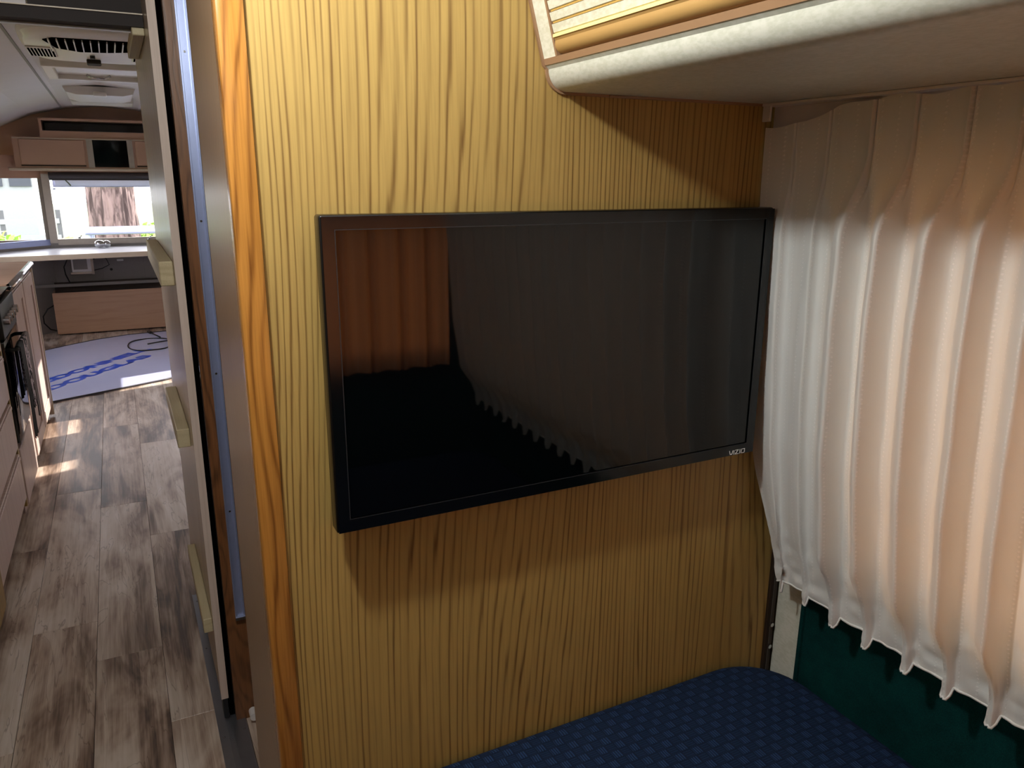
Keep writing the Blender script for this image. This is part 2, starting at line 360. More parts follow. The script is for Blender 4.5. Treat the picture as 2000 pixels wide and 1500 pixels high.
# key = left x of column
cols = {-1.10: 4.4, -.92: 3.5, -.74: 4.1, -.56: 3.22, -.38: 3.79, -.20: 4.77, -.02: 3.168, .16: 3.9, .34: 4.4, .52: 3.6, .70: 4.6, .88: 3.9}
cache = {}
for x0, j in cols.items():
    y = j - 1.22*5
    while y < 8.1:
        a, e = max(y, 1.02), min(y+1.22, 8.1)
        if e-a > .02:
            key = round(e-a, 3)
            if key not in cache:
                tmp = MB().box(.0006, .1794, .0007, key-.0007, -.004, 0, .0005, 1).done('plank', M['plank'], floor); cache[key] = tmp.data
                bpy.data.objects.remove(tmp)
            o = bpy.data.objects.new('plank', cache[key]); C.objects.link(o); o.parent = floor; o.location = (x0, a, random.uniform(0, .0006))
        y += 1.22
def section(y0, y1, xlo, xhi, name, mat, zlo=0, smooth=False, **k):
    """bulkhead slab filling the hull cross-section between xlo and xhi"""
    def top(x):
        x = abs(x)
        for (xa, za), (xb, zb) in zip(PR[1:], PR[2:]):
            if xb <= x <= xa: return za+(zb-za)*(xa-x)/(xa-xb+1e-9)
        return 1.975
    xs = [xlo] + sorted([s*x for x, z in PR[1:] for s in ((1, -1) if x else (1,)) if xlo < s*x < xhi]) + [xhi]
    zt = [max(top(x), .78) for x in xs]
    if abs(xhi) >= 1.13: zt[-1] = .78
    if abs(xlo) >= 1.13: zt[0] = .78
    pts = [(xlo, zlo), (xhi, zlo)] + [(x, z) for x, z in zip(xs[::-1], zt[::-1])]
    return MB().prism(pts, 'Y', y0, y1).done(name, mat, kind='structure', **k)
section(1.0, 1.02, .156, 1.13, 'wall_bulkhead', M['oak_wall'], label='light oak veneer bulkhead behind the television')
section(1.0, 1.02, -1.13, -.62, 'wall_bulkhead', M['oak_wall'])
MB().box(.126, .158, .992, 1.024, 0, 1.962, .003).done('trim_1', M['oak_trim'], kind='structure', smooth=True, label='orange-brown solid oak edge strip down the bulkhead')
MB().box(.130, .142, 1.02, 1.332, 0, 1.962).done('wall_closet', M['closet_side'], kind='structure', label='brown veneered closet side beside the oak strip')
section(1.874, 1.90, .136, 1.13, 'wall_jamb', M['walnut'], zlo=0)
b = MB(); b.prism([(.158, 1.874), (.158, 1.862), (.161, 1.862), (.161, 1.869), (.177, 1.869), (.177, 1.862), (.181, 1.862), (.181, 1.874)], 'Z', .31, 1.95)
alu = b.done('trim_3', M['alu'], kind='structure', label='shiny aluminium channel on the door jamb')
MB().box(.157, .182, 1.859, 1.874, .302, .31).done('end_cap', M['steel'], alu)
for z in (.6, .95, 1.3, 1.65): MB().cyl((.169, 1.8685, z), 'Y', .0025, .002, 10).done('screw', M['steel'], alu)
MB().cyl((.178, 1.855, .022), 'Y', .011, .03, 16).done('door_bumper', M['white_plastic'], label='small white plastic bumper at the foot of the door jamb', cat='door stop')
# bedroom rear wall with window
b = MB()
for x0, x1, z0, z1 in ((-1.13, 1.13, 0, .86), (-1.13, .30, .86, 1.30), (.96, 1.06, .86, 1.30), (-1.05, 1.05, 1.30, 1.42), (-1.0, 1.0, 1.42, 1.55), (-.9, .9, 1.55, 1.68), (-.75, .75, 1.68, 1.8), (-.5, .5, 1.8, 1.92)):
    b.box(x0, x1, -.52, -.48, z0, z1)
b.done('wall_rear', M['teal'], kind='structure')
# ---- lining and small trims on the right wall by the bed
MB().box(1.104, 1.129, -.46, .922, .0, .80, .004).done('wall_lining', M['teal'], kind='structure', label='dark teal carpet lining on the wall below the curtain')
MB().tube([(1.103, .923, 0), (1.103, .923, .80)], .005, 8).done('trim_4', M['teal'], kind='structure')
MB().box(1.106, 1.112, .930, .992, .0, .82, .001).done('trim_5', M['laminate'], kind='structure', label='off-white speckled laminate strip in the corner by the bulkhead')
b = MB(); b.box(1.085, 1.106, .994, .9995, 0, 1.45); b.tube([(1.088, .992, 0), (1.088, .992, 1.45)], .004, 8)
tr = b.done('trim_6', M['dark_metal'], kind='structure', label='dark metal corner channel between oak bulkhead and white strip')
for z in (.475, .525): MB().cyl((1.094, .990, z), 'Y', .0045, .006, 12).done('screw', M['steel'], tr)

# ---------------------------------------------------------------- television
TY = .950; X0, X1, Z0, Z1 = .219, .960, .931, 1.3535
tv = thing('television', 'black flat-screen television mounted on the oak bulkhead', 'television', (.58, .99, .94))
def ring(b, x0, x1, z0, z1, t, y0, y1, bt=None):
    bt = bt or t
    b.box(x0, x1, y0, y1, z1-t, z1); b.box(x0, x1, y0, y1, z0, z0+bt)
    b.box(x0, x0+t, y0, y1, z0+bt, z1-t); b.box(x1-t, x1, y0, y1, z0+bt, z1-t)
MB().box(X0, X1, TY+.002, TY+.030, Z0, Z1, .004, 3).done('housing', M['tv_body'], tv, smooth=True)
MB().box(X0+.16, X1-.16, TY+.028, TY+.040, Z0+.04, Z1-.08, .01, 2).done('back_cover', M['black'], tv, smooth=True)
MB().box(.50, .66, TY+.038, 1.0, 1.08, 1.24).done('wall_mount', M['black'], tv)
b = MB(); ring(b, X0+.002, X1-.002, Z0+.002, Z1-.002, .0165, TY-.001, TY+.004, .0185); b.done('bezel', M['bezel'], tv)
MB().box(X0+.018, X1-.018, TY+.0010, TY+.003, Z0+.020, Z1-.018).done('screen', M['tv_screen'], tv, label='glossy black screen reflecting the curtains')
b = MB(); ring(b, X0+.0175, X1-.0175, Z0+.0195, Z1-.0175, .0010, TY-.0013, TY+.002); b.done('bezel_lip', M['tv_line'], tv)
def stroke(b, pts, w, y, t=.0006, closed=False):
    n = len(pts)
    for i in range(n if closed else n-1):
        p = V3((*pts[i], 0)); q = V3((*pts[(i+1) % n], 0)); d = (q-p).normalized(); nn = V3((-d.y, d.x, 0))*w/2; e = d*w*.35
        c = [p-e+nn, p-e-nn, q+e-nn, q+e+nn]
        b.prism([(k.x, k.y) for k in c], 'Y', y-t, y)
b = MB(); lx, lz, w, h = .9040, .9345, .0076, .0071
def P(i, pts): return [(lx+(i+px)*w, lz+pz*h) for px, pz in pts]
stroke(b, P(0, [(0, 1), (.25, .12), (.75, .12), (1.0, 1)]), .0011, TY-.001)
stroke(b, P(1.35, [(0, 0), (0, 1)]), .0011, TY-.001)
stroke(b, P(1.75, [(0, 1), (.9, 1), (0, 0), (.95, 0)]), .0011, TY-.001)
stroke(b, P(3.1, [(0, 0), (0, 1)]), .0011, TY-.001)
stroke(b, P(3.5, [(0, .1), (0.12, 1), (1.0, 1), (1.0, .15), (.85, 0), (.1, 0)]), .0011, TY-.001, closed=True)
b.done('logo', M['logo'], tv)

# ---------------------------------------------------------------- overhead locker over the curtain
lk = thing('overhead_locker', 'cream overhead locker with tambour slat door above the curtain', 'cabinet', (.8, .2, 1.515))
YL0, YL1 = -.46, 1.0
def front(z): return .556-.278*(z-1.539)*(1 if z > 1.539 else 1)
def arcpts(cx, cz, r, a0, a1, n=8): return [(cx+r*math.cos(a0+(a1-a0)*i/n), cz+r*math.sin(a0+(a1-a0)*i/n)) for i in range(n+1)]
# rounded bottom rail: vertical face then quarter round into the underside
r = .028
rail = [(front(1.5475), 1.5475)] + arcpts(.5585+r, 1.515+r, r, PI, 1.5*PI, 10) + [(1.03, 1.515), (1.03, 1.522), (.66, 1.522), (.60, 1.5475)]
MB().prism(rail, 'Y', YL0, YL1-.0045).done('bottom_rail', M['laminate'], lk, smooth=True, label='cream speckled rounded rail')
rim = [(front(1.80)-.0035, 1.80), (front(1.5475)-.0035, 1.5475)] + arcpts(.5585+r, 1.515+r, r+.0035, PI, 1.5*PI, 10) + [(1.02, 1.5115), (1.02, 1.80)]
MB().prism(rim, 'Y', YL1-.0045, YL1).done('edge_rim', M['tan_trim'], lk, smooth=True)
MB().tube([(.66, YL1-.005, 1.513), (1.0, YL1-.005, 1.516)], .0022, 6).done('edge_bead', M['tan_trim'], lk)
def slab(z0, z1, y0, y1, out=0.0, th=.01):
    return MB().prism([(front(z0)-out, z0), (front(z1)-out, z1), (front(z1)+th, z1), (front(z0)+th, z0)], 'Y', y0, y1)
slab(1.5475, 1.5555, YL0, YL1-.0045, .001, .03).done('tan_strip', M['tan_trim'], lk)
slab(1.5555, 1.80, YL1-.038, YL1-.0045, 0, .03).done('end_stile', M['laminate_light'], lk, label='cream end stile')
slab(1.5555, 1.80, YL1-.0425, YL1-.038, .0015, .03).done('stile_bead', M['tan_trim'], lk)
MB().prism([(front(1.556)+.022, 1.556), (front(1.80)+.022, 1.80), (front(1.80)+.06, 1.80), (front(1.556)+.06, 1.556)], 'Y', YL0, YL1-.005).done('locker_back', M['tan_trim'], lk)
MB().box(front(1.556)+.012, .62, YL0, YL1-.045, 1.5555, 1.5585).done('recess_floor', M['dark_metal'], lk)
# handle rail (rounded tube under the slats) and slats
hz = 1.5705; hr = .0125
prof = [(front(1.5795)-.001, 1.5795), (front(1.577)-.0035, 1.577)] + arcpts(front(hz)+.0095, hz-.0005, hr, PI*.92, 1.45*PI, 8) + [(front(hz)+.022, 1.5575), (front(hz)+.022, 1.5795)]
MB().prism(prof, 'Y', YL0+.01, YL1-.046).done('door_handle', M['gold'], lk, smooth=True, label='rounded gold-tan finger rail along the door bottom')
MB().prism([(front(1.580)-.0038, 1.5765), (front(1.580)-.0038, 1.5805), (front(1.580)+.005, 1.5805), (front(1.58)+.005, 1.5765)], 'Y', YL0+.01, YL1-.046).done('handle_lip', M['cream_edge'], lk)
sp = .0137
z = 1.5815
first = None
i = 0
while z < 1.80:
    a, e = z, z+sp-.0016
    pr = [(front(a)+.002, a), (front(a)-.0012, a+.0012), (front(e)-.0012, e-.0012), (front(e)+.002, e), (front(e)+.006, e), (front(a)+.006, a)]
    MB().prism(pr, 'Y', YL0+.01, YL1-.0445).done('slat', M['laminate_light'], lk)
    MB().prism([(front(e)-.0002, e), (front(e+.0016)-.0002, e+.0016), (front(e+.0016)+.006, e+.0016), (front(e)+.006, e)], 'Y', YL0+.01, YL1-.0465).done('slat_joint', M['slat_joint'], lk)
    z += sp
MB().prism([(front(1.80), 1.80), (.46, 1.86), (1.0, 1.86), (1.0, 1.80)], 'Y', YL0, YL1-.0045).done('top_rail', M['laminate'], lk)

# ---------------------------------------------------------------- curtains
def lerp(a, b, t): return a+(b-a)*t
def interp(tab, x):
    if x <= tab[0][0]: return tab[0][1]
    for (a, p), (b_, q) in zip(tab, tab[1:]):
        if x <= b_: 
            t = (x-a)/(b_-a); return p+(q-p)*t
    return tab[-1][1]
def sstep(a, b, x):
    t = max(0, min(1, (x-a)/(b-a))); return t*t*(3-2*t)
# pleat profiles: list of (q, across fraction, outward) over one period, going away from the bulkhead
PA = [(0, 0, 0), (.2, .25, .12), (.45, .6, .15), (.6, .86, .22), (.68, .93, .35), (.74, .955, -.9), (.82, .965, -1.0), (.9, .985, .1), (1, 1, 0)]
PB = [(0, 0, .0), (.14, .14, .01), (.28, .32, .20), (.42, .52, .58), (.56, .76, .92), (.64, .85, 1.0), (.70, .895, .98), (.78, .90, .72), (.88, .915, .30), (.95, .95, .06), (1, 1, 0)]
PC = [(0, 0, 0), (.2, .24, .10), (.42, .55, .06), (.54, .69, .10), (.60, .73, .85), (.65, .775, 1.0), (.685, .80, .72), (.72, .825, 1.0), (.79, .875, .85), (.84, .90, .10), (1, 1, 0)]
def pk(tab, q, i): return interp([(r_[0], r_[i]) for r_ in tab], q)
edges = [.994, .925, .858, .781, .715, .640, .574, .505]
while edges[-1] > -.33: edges.append(edges[-1]-.069)
def top_z(y):
    return interp([(.3, 1.512), (.60, 1.511), (.70, 1.507), (.76, 1.510), (.80, 1.506), (.85, 1.502), (.88, 1.492), (.91, 1.483), (.95, 1.480), (.985, 1.478)], y)+.0015*math.sin(y*70)
NP = 22; n_p = len(edges)-1
ZB = .668
xb = [(.60, 1.045), (.668, 1.036), (.75, 1.022), (.95, .995), (1.2, .975), (1.35, .970), (1.52, .966)]
def curt(u, v):
    k = u*n_p; i = min(int(k), n_p-1); q = k-i
    z = lerp(ZB, 1.5, v)
    wt = sstep(1.31, 1.43, z); wb = 1-sstep(.70, .80, z)
    wm = max(0, 1-wt-wb)
    rnd = lambda s_: noise.noise(V3((i*7.3+s_, 0, z*2.2)))
    yf = pk(PA, q, 1)*wt+pk(PB, q, 1)*wm+pk(PC, q, 1)*wb
    of = pk(PA, q, 2)*.017*wt+pk(PB, q, 2)*(.050+.010*rnd(3))*wm+pk(PC, q, 2)*.014*wb
    e0, e1 = edges[i], edges[i+1]
    y = lerp(e0, e1, yf)
    sk = sstep(1.40, 1.0, z)
    # the folds sway a little between the two tracks
    y += .004*rnd(11)*math.sin(PI*v)
    if i == 1: of *= .35
    if i == 0:   # loose leading edge
        of *= .3
        y = lerp(y, y-.048*sstep(.95, .67, z), 1-q)+.006*math.sin(PI*v)*(1-q)
    if i == 1: y -= 0.012*sstep(.85, .67, z)*(1-q)
    x = interp(xb, z)-of
    x -= .012*math.sin(PI*min(1, v*1.1))*(.5+.5*noise.noise(V3((y*3, z*1.5, 4))))
    x += .0025*noise.noise(V3((y*60, z*9, 1)))*sstep(1.5, 1.2, z)
    if i < 3: x += .012*(1-(i+q)/3)*sstep(1.45, 1.2, z)
    if z < .80: x += .004*noise.noise(V3((y*45, z*55, 7)))
    if v > .985 or True:
        zt = top_z(y); z = lerp(ZB, zt, v)
    x -= .0014*(1-sstep(.697, .699, z)) if z < .72 else 0
    hang = pk(PC, q, 2)
    z -= .020*sstep(.15, .6, hang)*sstep(.76, .668, z)
    if i == 0: z -= 0.012*sstep(.78, .668, z)*(1-q)
    z += .003*math.sin(q*PI)*sstep(.74, .668, z)
    return (x, y, z)
length = sum(.1 for _ in range(n_p))
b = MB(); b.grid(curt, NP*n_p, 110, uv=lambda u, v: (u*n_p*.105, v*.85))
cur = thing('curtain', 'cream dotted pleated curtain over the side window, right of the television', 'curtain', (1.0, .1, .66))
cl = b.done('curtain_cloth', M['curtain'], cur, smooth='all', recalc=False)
# hem along the bottom: folded tube of fabric
b = MB(); b.tube([V3(curt(k/(NP*n_p), 0))+V3((-.0005, 0, .0015)) for k in range(0, NP*n_p+1)], .0022, 5)
b.done('hem', M['curtain'], cur, smooth='all')
b = MB(); b.grid(lambda u, v: (.981+.004*math.sin(u*41)*(1-v), lerp(.992, -.36, u), lerp(1.455, 1.5145, v)), 120, 3)
b.done('heading_tape', M['white_cloth'], cur, smooth='all', recalc=False, label='white heading tape showing above the cloth')
track = MB().box(.953, .984, -.37, .992, 1.5105, 1.5148, .001).done('curtain_track', M['white_plastic'], label='white curtain track under the overhead locker', cat='curtain rail')
MB().box(.955, .959, .975, .992, 1.487, 1.511, .001).done('end_stop', M['white_plastic'], track, label='white plastic end stop')
MB().box(1.052, 1.128, -.37, .985, .805, .815).done('curtain_track', M['white_plastic'], label='lower white track widened into an added ledge that stops light behind the curtain', cat='curtain rail')  # deepened to a ledge so window light stays behind the cloth
MB().box(1.014, 1.125, .765, .777, .82, 1.50).done('light_baffle', M['wall_paint'], kind='structure')  # added board behind the curtain, stops window light spreading sideways
MB().box(1.014, 1.125, -.335, -.323, .82, 1.50).done('light_baffle', M['wall_paint'], kind='structure')  # second added baffle, at the rear end of the window
# rear curtain (seen in the television)
def rear(u, v):
    x = lerp(.93, -1.0, u); z = lerp(.79, 1.49, v)
    ph = u*2*PI*22+1.2*noise.noise(V3((u*9, 0, 0)))
    y = -.43+.02*math.sin(ph)*(.6+.4*noise.noise(V3((u*20, z, 0))))+.01*math.sin(ph*2+1)
    return (x+.012*math.cos(ph), y, z+.004*math.sin(ph))
b = MB(); b.grid(rear, 400, 10, uv=lambda u, v: (u*3, v)); b.done('rear_curtain', M['curtain_rear'], smooth='all', recalc=False, label='amber backlit pleated curtain behind the camera, reflected in the television', cat='curtain')
MB().box(-1.0, .92, -.45, -.41, 1.5, 1.512).done('curtain_track', M['white_plastic'], label='white track of the amber rear curtain', cat='curtain rail')

# ---------------------------------------------------------------- bed
bed = thing('bed', 'navy blue quilted mattress along the right wall below the television', 'bed', (.58, .1, 0))
def rr_outline(x0, x1, y0, y1, r_, n=10):
    pts = []
    for cx, cy, a in ((x1-r_, y1-r_, 0), (x0+r_, y1-r_, PI/2), (x0+r_, y0+r_, PI), (x1-r_, y0+r_, 1.5*PI)):
        pts += [(cx+r_*math.cos(a+PI/2*i/n), cy+r_*math.sin(a+PI/2*i/n)) for i in range(n+1)]
    return pts
BX0, BX1, BY0, BY1, BR, BT = .12, 1.075, -.45, .992, .13, .485
def ringpts(ins, z): 
    p = rr_outline(BX0+ins, BX1-ins, BY0+ins, BY1-ins, max(BR-ins, .03)); return [(x, y, z) for x, y in p]
b = MB(); rings = []
sides = [(0, .30), (0, .44)] + [(.035-.035*math.cos(a), .445+.035*math.sin(a)) for a in [PI/2*k/6 for k in range(1, 7)]] + [(.06, .4815), (.12, .484), (.22, .486)]
bmr = [[b.bm.verts.new(p) for p in ringpts(i_, z_)] for i_, z_ in sides]
for A, B in zip(bmr, bmr[1:]):
    n = len(A)
    for k in range(n): b.bm.faces.new((A[k], A[(k+1) % n], B[(k+1) % n], B[k]))
b.bm.faces.new(bmr[-1]); b.bm.faces.new(bmr[0][::-1])
b.done('mattress', M['quilt'], bed, smooth='all')
MB().box(BX0+.03, BX1-.01, BY0+.02, BY1-.01, 0, .302).done('bed_base', M['oak_dark'], bed)

# ---------------------------------------------------------------- ceiling lamp of the bedroom (out of frame, lights the scene)
lamp = thing('ceiling_lamp', 'round ceiling lamp in the middle of the bedroom ceiling', 'lamp', (LAMP.x, LAMP.y, 1.97))
MB().cyl((LAMP.x, LAMP.y, 1.957), 'Z', .09, .02, 28).done('base', M['white_plastic'], lamp, smooth=True)
MB().cyl((LAMP.x, LAMP.y, 1.925), 'Z', .035, .05, 20).done('bulb', M['lamp'], lamp, smooth=True)

# ---------------------------------------------------------------- birch sliding door with pine battens
d = thing('door_1', 'bare birch plywood sliding door seen edge-on, with pine battens', None, (.12, 2.3, .06), kind='structure')
DX0, DX1, DY0, DY1 = .105, .1225, 1.885, 2.70
MB().box(DX0+.0005, DX1, DY0+.001, DY1, .07, 1.86).done('panel', M['birch'], d)
MB().box(DX0, DX1, DY0-.0015, DY0+.001, .07, 1.86).done('edge_band', M['birch_edge'], d, label='pale birch front edge')
def batten(z, y0, y1, h, t=.030, wedge=False):
    if wedge: return MB().prism([(y0, z-h), (y0, z+.012), (y1-.1, z+h), (y1, z+h), (y1, z+h-.02)], 'X', DX0-t, DX0).done('batten', M['pine'], d)
    return MB().box(DX0-t, DX0, y0, y1, z-h, z+h, .002, 1).done('batten', M['pine'], d)
batten(.275, 1.915, 2.38, .020, .022); batten(.76, 2.0, 2.45, .024); batten(1.715, 2.04, 2.45, .015, .026)
batten(1.180, 1.93, 2.62, .028, .030)
b = MB(); b.box(.088, .158, 1.0, 2.6, 0.0005, .003)
tk = b.done('door_track', M['track'], label='aluminium floor track of the sliding door', cat='track')
for x in (.089, .110, .124, .157): MB().box(x-.0012, x+.0012, 1.0, 1.86 if x > .1 else 2.6, .003, .0075 if x in (.110, .124) else .0045).done('rail', M['track'], tk)
for x, y in ((.098, 1.82), (.150, 1.83), (.098, 2.25), (.098, 2.55), (.150, 1.45), (.098, 1.4)): MB().ball((x, y, .0035), .0032, (1, 1, .45), 1).done('screw', M['steel'], tk, smooth='all')
MB().box(.108, .120, 1.885, 1.93, .012, .07).done('door_guide', M['black'], d)
MB().box(.1235, .1360, 1.902, 2.7, 0, 1.9).done('gap_shade', M['void'], kind='structure')  # black strip fills the gap beside the door; its shade is painted
# header beam over the passage
hd = thing('trim_8', 'dark brown header beam across the passage ceiling', None, (-.2, 2.05, 1.72), kind='structure')
MB().box(-.47, .104, 2.03, 2.09, 1.716, 1.742).done('beam', M['header'], hd)
MB().box(-.47, .104, 2.024, 2.03, 1.740, 1.7425).done('edge_strip', M['tan_light'], hd)
MB().box(-.47, .104, 2.08, 2.098, 1.7115, 1.7175).done('edge_strip', M['white_plastic'], hd)
MB().box(-.115, .104, 2.045, 2.06, 1.742, 1.95).done('glossy_panel', M['header'], hd)
MB().box(-.47, -.118, 2.045, 2.06, 1.742, 1.95).done('plain_panel', M['ceiling'], hd)

# ---------------------------------------------------------------- hall, left side
wd = thing('wardrobe', 'oak veneered closet at the lower left edge, nearest the camera', 'wardrobe', (-.8, 2.2, 0))
b = MB(); b.box(-1.0, -.455, 1.75, 2.70, .06, 1.5); b.done('body', M['oak_dark'], wd)
MB().box(-.98, -.48, 1.77, 2.68, 0, .06).done('plinth', M['header'], wd)
kc = thing('kitchen_cabinet', 'whitewashed oak base cabinet with drawers beside the oven', 'cabinet', (-.8, 3.2, 0))
FX = -.465
MB().box(-1.1, FX-.02, 2.72, 3.615, .07, .885).done('body', M['oak_dark'], kc)
MB().box(-1.1, FX-.05, 2.72, 3.615, 0, .07).done('plinth', M['header'], kc)
for z0, z1 in ((.09, .285), (.31, .50), (.52, .70), (.72, .87)):
    dr = MB().box(FX-.02, FX, 2.74, 3.575, z0, z1, .003, 1).done('drawer_front', M['pickled'], kc)
    MB().box(FX-.001, FX+.007, 2.78, 3.54, z1-.016, z1-.002, .002, 1).done('finger_pull', M['pickled'], dr)
MB().box(FX-.02, FX-.004, 3.58, 3.612, .05, .87).done('end_stile', M['oak_dark'], kc)
k2 = thing('kitchen_cabinet', 'whitewashed oak cabinet with a tall door at the far end of the galley', 'cabinet', (-.8, 4.6, 0))
MB().box(-1.1, FX-.02, 4.13, 5.16, .03, .884).done('body', M['pickled'], k2)
MB().box(-1.1, FX-.05, 4.13, 5.14, 0, .03).done('plinth', M['header'], k2)
for y0, y1 in ((4.14, 4.60), (4.62, 5.12)):
    dr = MB().box(FX-.02, FX-.004, y0, y1, .08, .87, .003, 1).done('cabinet_door', M['pickled'], k2)
    b = MB(); b.box(FX-.004, FX+.004, y0+.005, y0+.06, .085, .865, .002, 1); b.box(FX-.004, FX+.004, y1-.06, y1-.005, .085, .865, .002, 1)
    b.box(FX-.004, FX+.004, y0+.06, y1-.06, .80, .865, .002, 1); b.box(FX-.004, FX+.004, y0+.06, y1-.06, .085, .15, .002, 1); b.done('door_frame', M['pickled'], dr)
MB().box(FX-.02, FX+.006, 5.135, 5.165, .015, .884).done('end_post', M['tan_light'], k2)
ct = thing('worktop', 'brown laminate kitchen worktop with a metal edge', 'worktop', (-.8, 4.0, .885))
MB().box(-1.1, FX+.0, 4.13, 5.16, .885, .918).done('slab', M['plywood'], ct)
MB().box(-1.1, FX+.0, 2.72, 3.60, .885, .918).done('slab', M['plywood'], ct)
MB().tube([(FX+.002, 4.13, .903), (FX+.002, 5.155, .903)], .017, 12).done('metal_edge', M['steel'], ct, smooth='all')
MB().tube([(FX+.002, 2.72, .903), (FX+.002, 3.60, .903)], .017, 12).done('metal_edge', M['steel'], ct, smooth='all')
st = thing('stove', 'black oven and cooktop set between the whitewashed cabinets', 'stove', (-.8, 3.87, .3))
MB().box(-1.08, FX-.02, 3.63, 4.11, .30, .905).done('body', M['black'], st)
MB().box(-1.08, FX-.02, 3.63, 4.11, 0, .30).done('lower_panel', M['pickled'], st)
MB().box(FX-.02, FX-.002, 3.63, 4.11, .04, .285, .003, 1).done('drawer_front', M['pickled'], st)
MB().box(FX-.02, FX+.004, 3.64, 4.10, .31, .74, .004, 2).done('oven_door', M['black_gloss'], st, smooth=True)
MB().box(FX-.02, FX+.010, 3.64, 4.10, .75, .89, .004, 2).done('control_panel', M['black'], st, smooth=True)
for y in (3.70, 3.78, 3.86, 3.94, 4.02): MB().cyl((FX+.019, y, .82), 'X', .018, .022, 14).done('knob', M['steel'], st, smooth=True)
b = MB(); b.tube([(FX+.004, 3.68, .70), (FX+.04, 3.68, .70), (FX+.04, 4.06, .70), (FX+.004, 4.06, .70)], .008, 8); b.done('oven_handle', M['black'], st, smooth='all')
for cx in (-.95, -.68):
    for cy in (3.75, 3.99):
        MB().tube([(cx+.07*math.cos(a), cy+.07*math.sin(a), .918) for a in [2*PI*k/20 for k in range(20)]], .005, 6, closed=True).done('burner_grate', M['black'], st, smooth='all')
MB().box(-1.08, FX+.0, 3.62, 4.11, .905, .912).done('cooktop', M['black_gloss'], st)
def towel(y0, y1, zb, mat, lab, dx=0):
    b = MB()
    def f(u, v):
        y = lerp(y0, y1, u); s_ = v*2-1
        rad = .012+dx; w_ = .005*math.sin(u*14+v)
        if abs(s_) < .12: a = s_/.12*PI/2; return (FX+.04+rad*math.sin(a), y, .70+rad*math.cos(a))
        side = 1 if s_ > 0 else -1; t = (abs(s_)-.12)/.88
        return (FX+.04+side*rad+side*w_*t*.8, y+.01*math.sin(t*5)*u, lerp(.70, zb if side > 0 else .48, t))
    b.grid(f, 12, 40); return b.done('kitchen_towel', mat, smooth='all', label=lab, cat='towel', recalc=False, group=None)
towel(3.70, 3.82, .30, M['towel_black'], 'plain black towel over the oven handle, nearest the camera')
towel(3.84, 3.94, .40, M['towel'], 'black and lilac patterned towel over the oven handle')
towel(3.96, 4.05, .33, M['towel_grey'], 'grey towel over the oven handle, furthest from the camera')

# ---------------------------------------------------------------- front end of the trailer
FY = 8.10
fw = thing('wall_front', 'front end wall', None, (0, FY, 0), kind='structure')
MB().box(-1.15, 1.15, FY, FY+.04, 0, .83).done('lower_wall', M['grey_wall'], fw)
b = MB(); b.prism([(-1.13, 1.37), (1.13, 1.37)] + [(x, z) for x, z in PR if z > 1.4] + [(-x, z) for x, z in PR[::-1] if z > 1.4 and x > 0], 'Y', FY, FY+.04)
b.done('upper_wall', M['end_skin'], fw)
MB().box(.52, 1.13, FY, FY+.03, .83, 1.37).done('side_infill', M['end_skin'], fw)
# windows: centre + angled left one
w1 = thing('window_1', 'centre front window with a dark roller blind at its top', None, (0, FY, .83), kind='structure')
b = MB(); b.box(-.545, -.485, FY-.03, FY+.02, .80, 1.40); b.done('mullion', M['mullion'], w1)
b = MB(); b.box(-.485, .60, FY-.02, FY+.02, .78, .832); b.box(-.485, .60, FY-.02, FY+.02, 1.362, 1.41); b.box(.49, .60, FY-.02, FY+.02, .832, 1.362); b.done('window_frame', M['mullion'], w1)
MB().box(-.485, .49, FY+.003, FY+.007, .83, 1.365).done('pane', M['glass'], w1)
bl = MB().cyl((0, FY-.045, 1.387), 'X', .026, .97, 16).done('roller_blind', M['blind'], smooth=True, label='dark rolled-up blind across the top of the centre front window', cat='blind')
MB().box(-.483, .483, FY-.05, FY-.045, 1.345, 1.37).done('hem_bar', M['blind'], bl)
b = MB(); b.box(-.47, .48, FY+.10, FY+.12, 1.285, 1.345); b.box(-.47, -.45, FY+.02, FY+.12, 1.262, 1.275); b.done('vent_sash', M['alu'], w1)
MB().prism([(FY+.02, 1.355), (FY+.12, 1.27), (FY+.12, 1.275), (FY+.02, 1.36)], 'X', -.46, .47).done('sash_pane', M['glass'], w1)
MB().tube([(-.36, FY+.02, 1.345), (-.32, FY+.13, 1.285)], .006, 6).done('sash_strut', M['black'], w1)
w2 = thing('window_2', 'angled left front window', None, (-.8, 7.85, .83), kind='structure')
def angled(x, off=0.0): # plane through (-.545, 8.1) and (-1.13, 7.6)
    t = (x+.545)/(-.585); return FY-.5*t+off
def aprism(x0, x1, z0, z1, th=.03, o=0.0): return MB().prism([(x0, angled(x0, o)), (x1, angled(x1, o)), (x1, angled(x1, o)+th), (x0, angled(x0, o)+th)], 'Z', z0, z1)
aprism(-.545, -1.13, .78, .832).done('window_sill', M['alu'], w2)
aprism(-.545, -1.13, 1.362, 1.42).done('window_head', M['locker_tan'], w2)
aprism(-.545, -.575, .832, 1.362).done('window_frame', M['mullion'], w2)
aprism(-1.10, -1.13, .832, 1.362).done('window_frame', M['mullion'], w2)
aprism(-.575, -1.10, .832, 1.362, .004, .012).done('pane', M['glass'], w2)
aprism(-.545, -1.13, 0, .78).done('wall_corner', M['grey_wall'], kind='structure')
aprism(-.545, -1.13, 1.42, 1.55).done('wall_corner', M['locker_tan'], kind='structure')
for x, y, z, s_ in ((-.312, FY-.03, .842, .012), (.25, FY-.03, .81, .016), (.27, FY-.035, .83, .012)):
    o = MB().ball((x, y, z), s_, (1, 1, .8), 2).tube([(x, y, z), (x+.02, y, z+.02)], .004, 6).done('window_latch', M['steel'], w1, smooth='all')
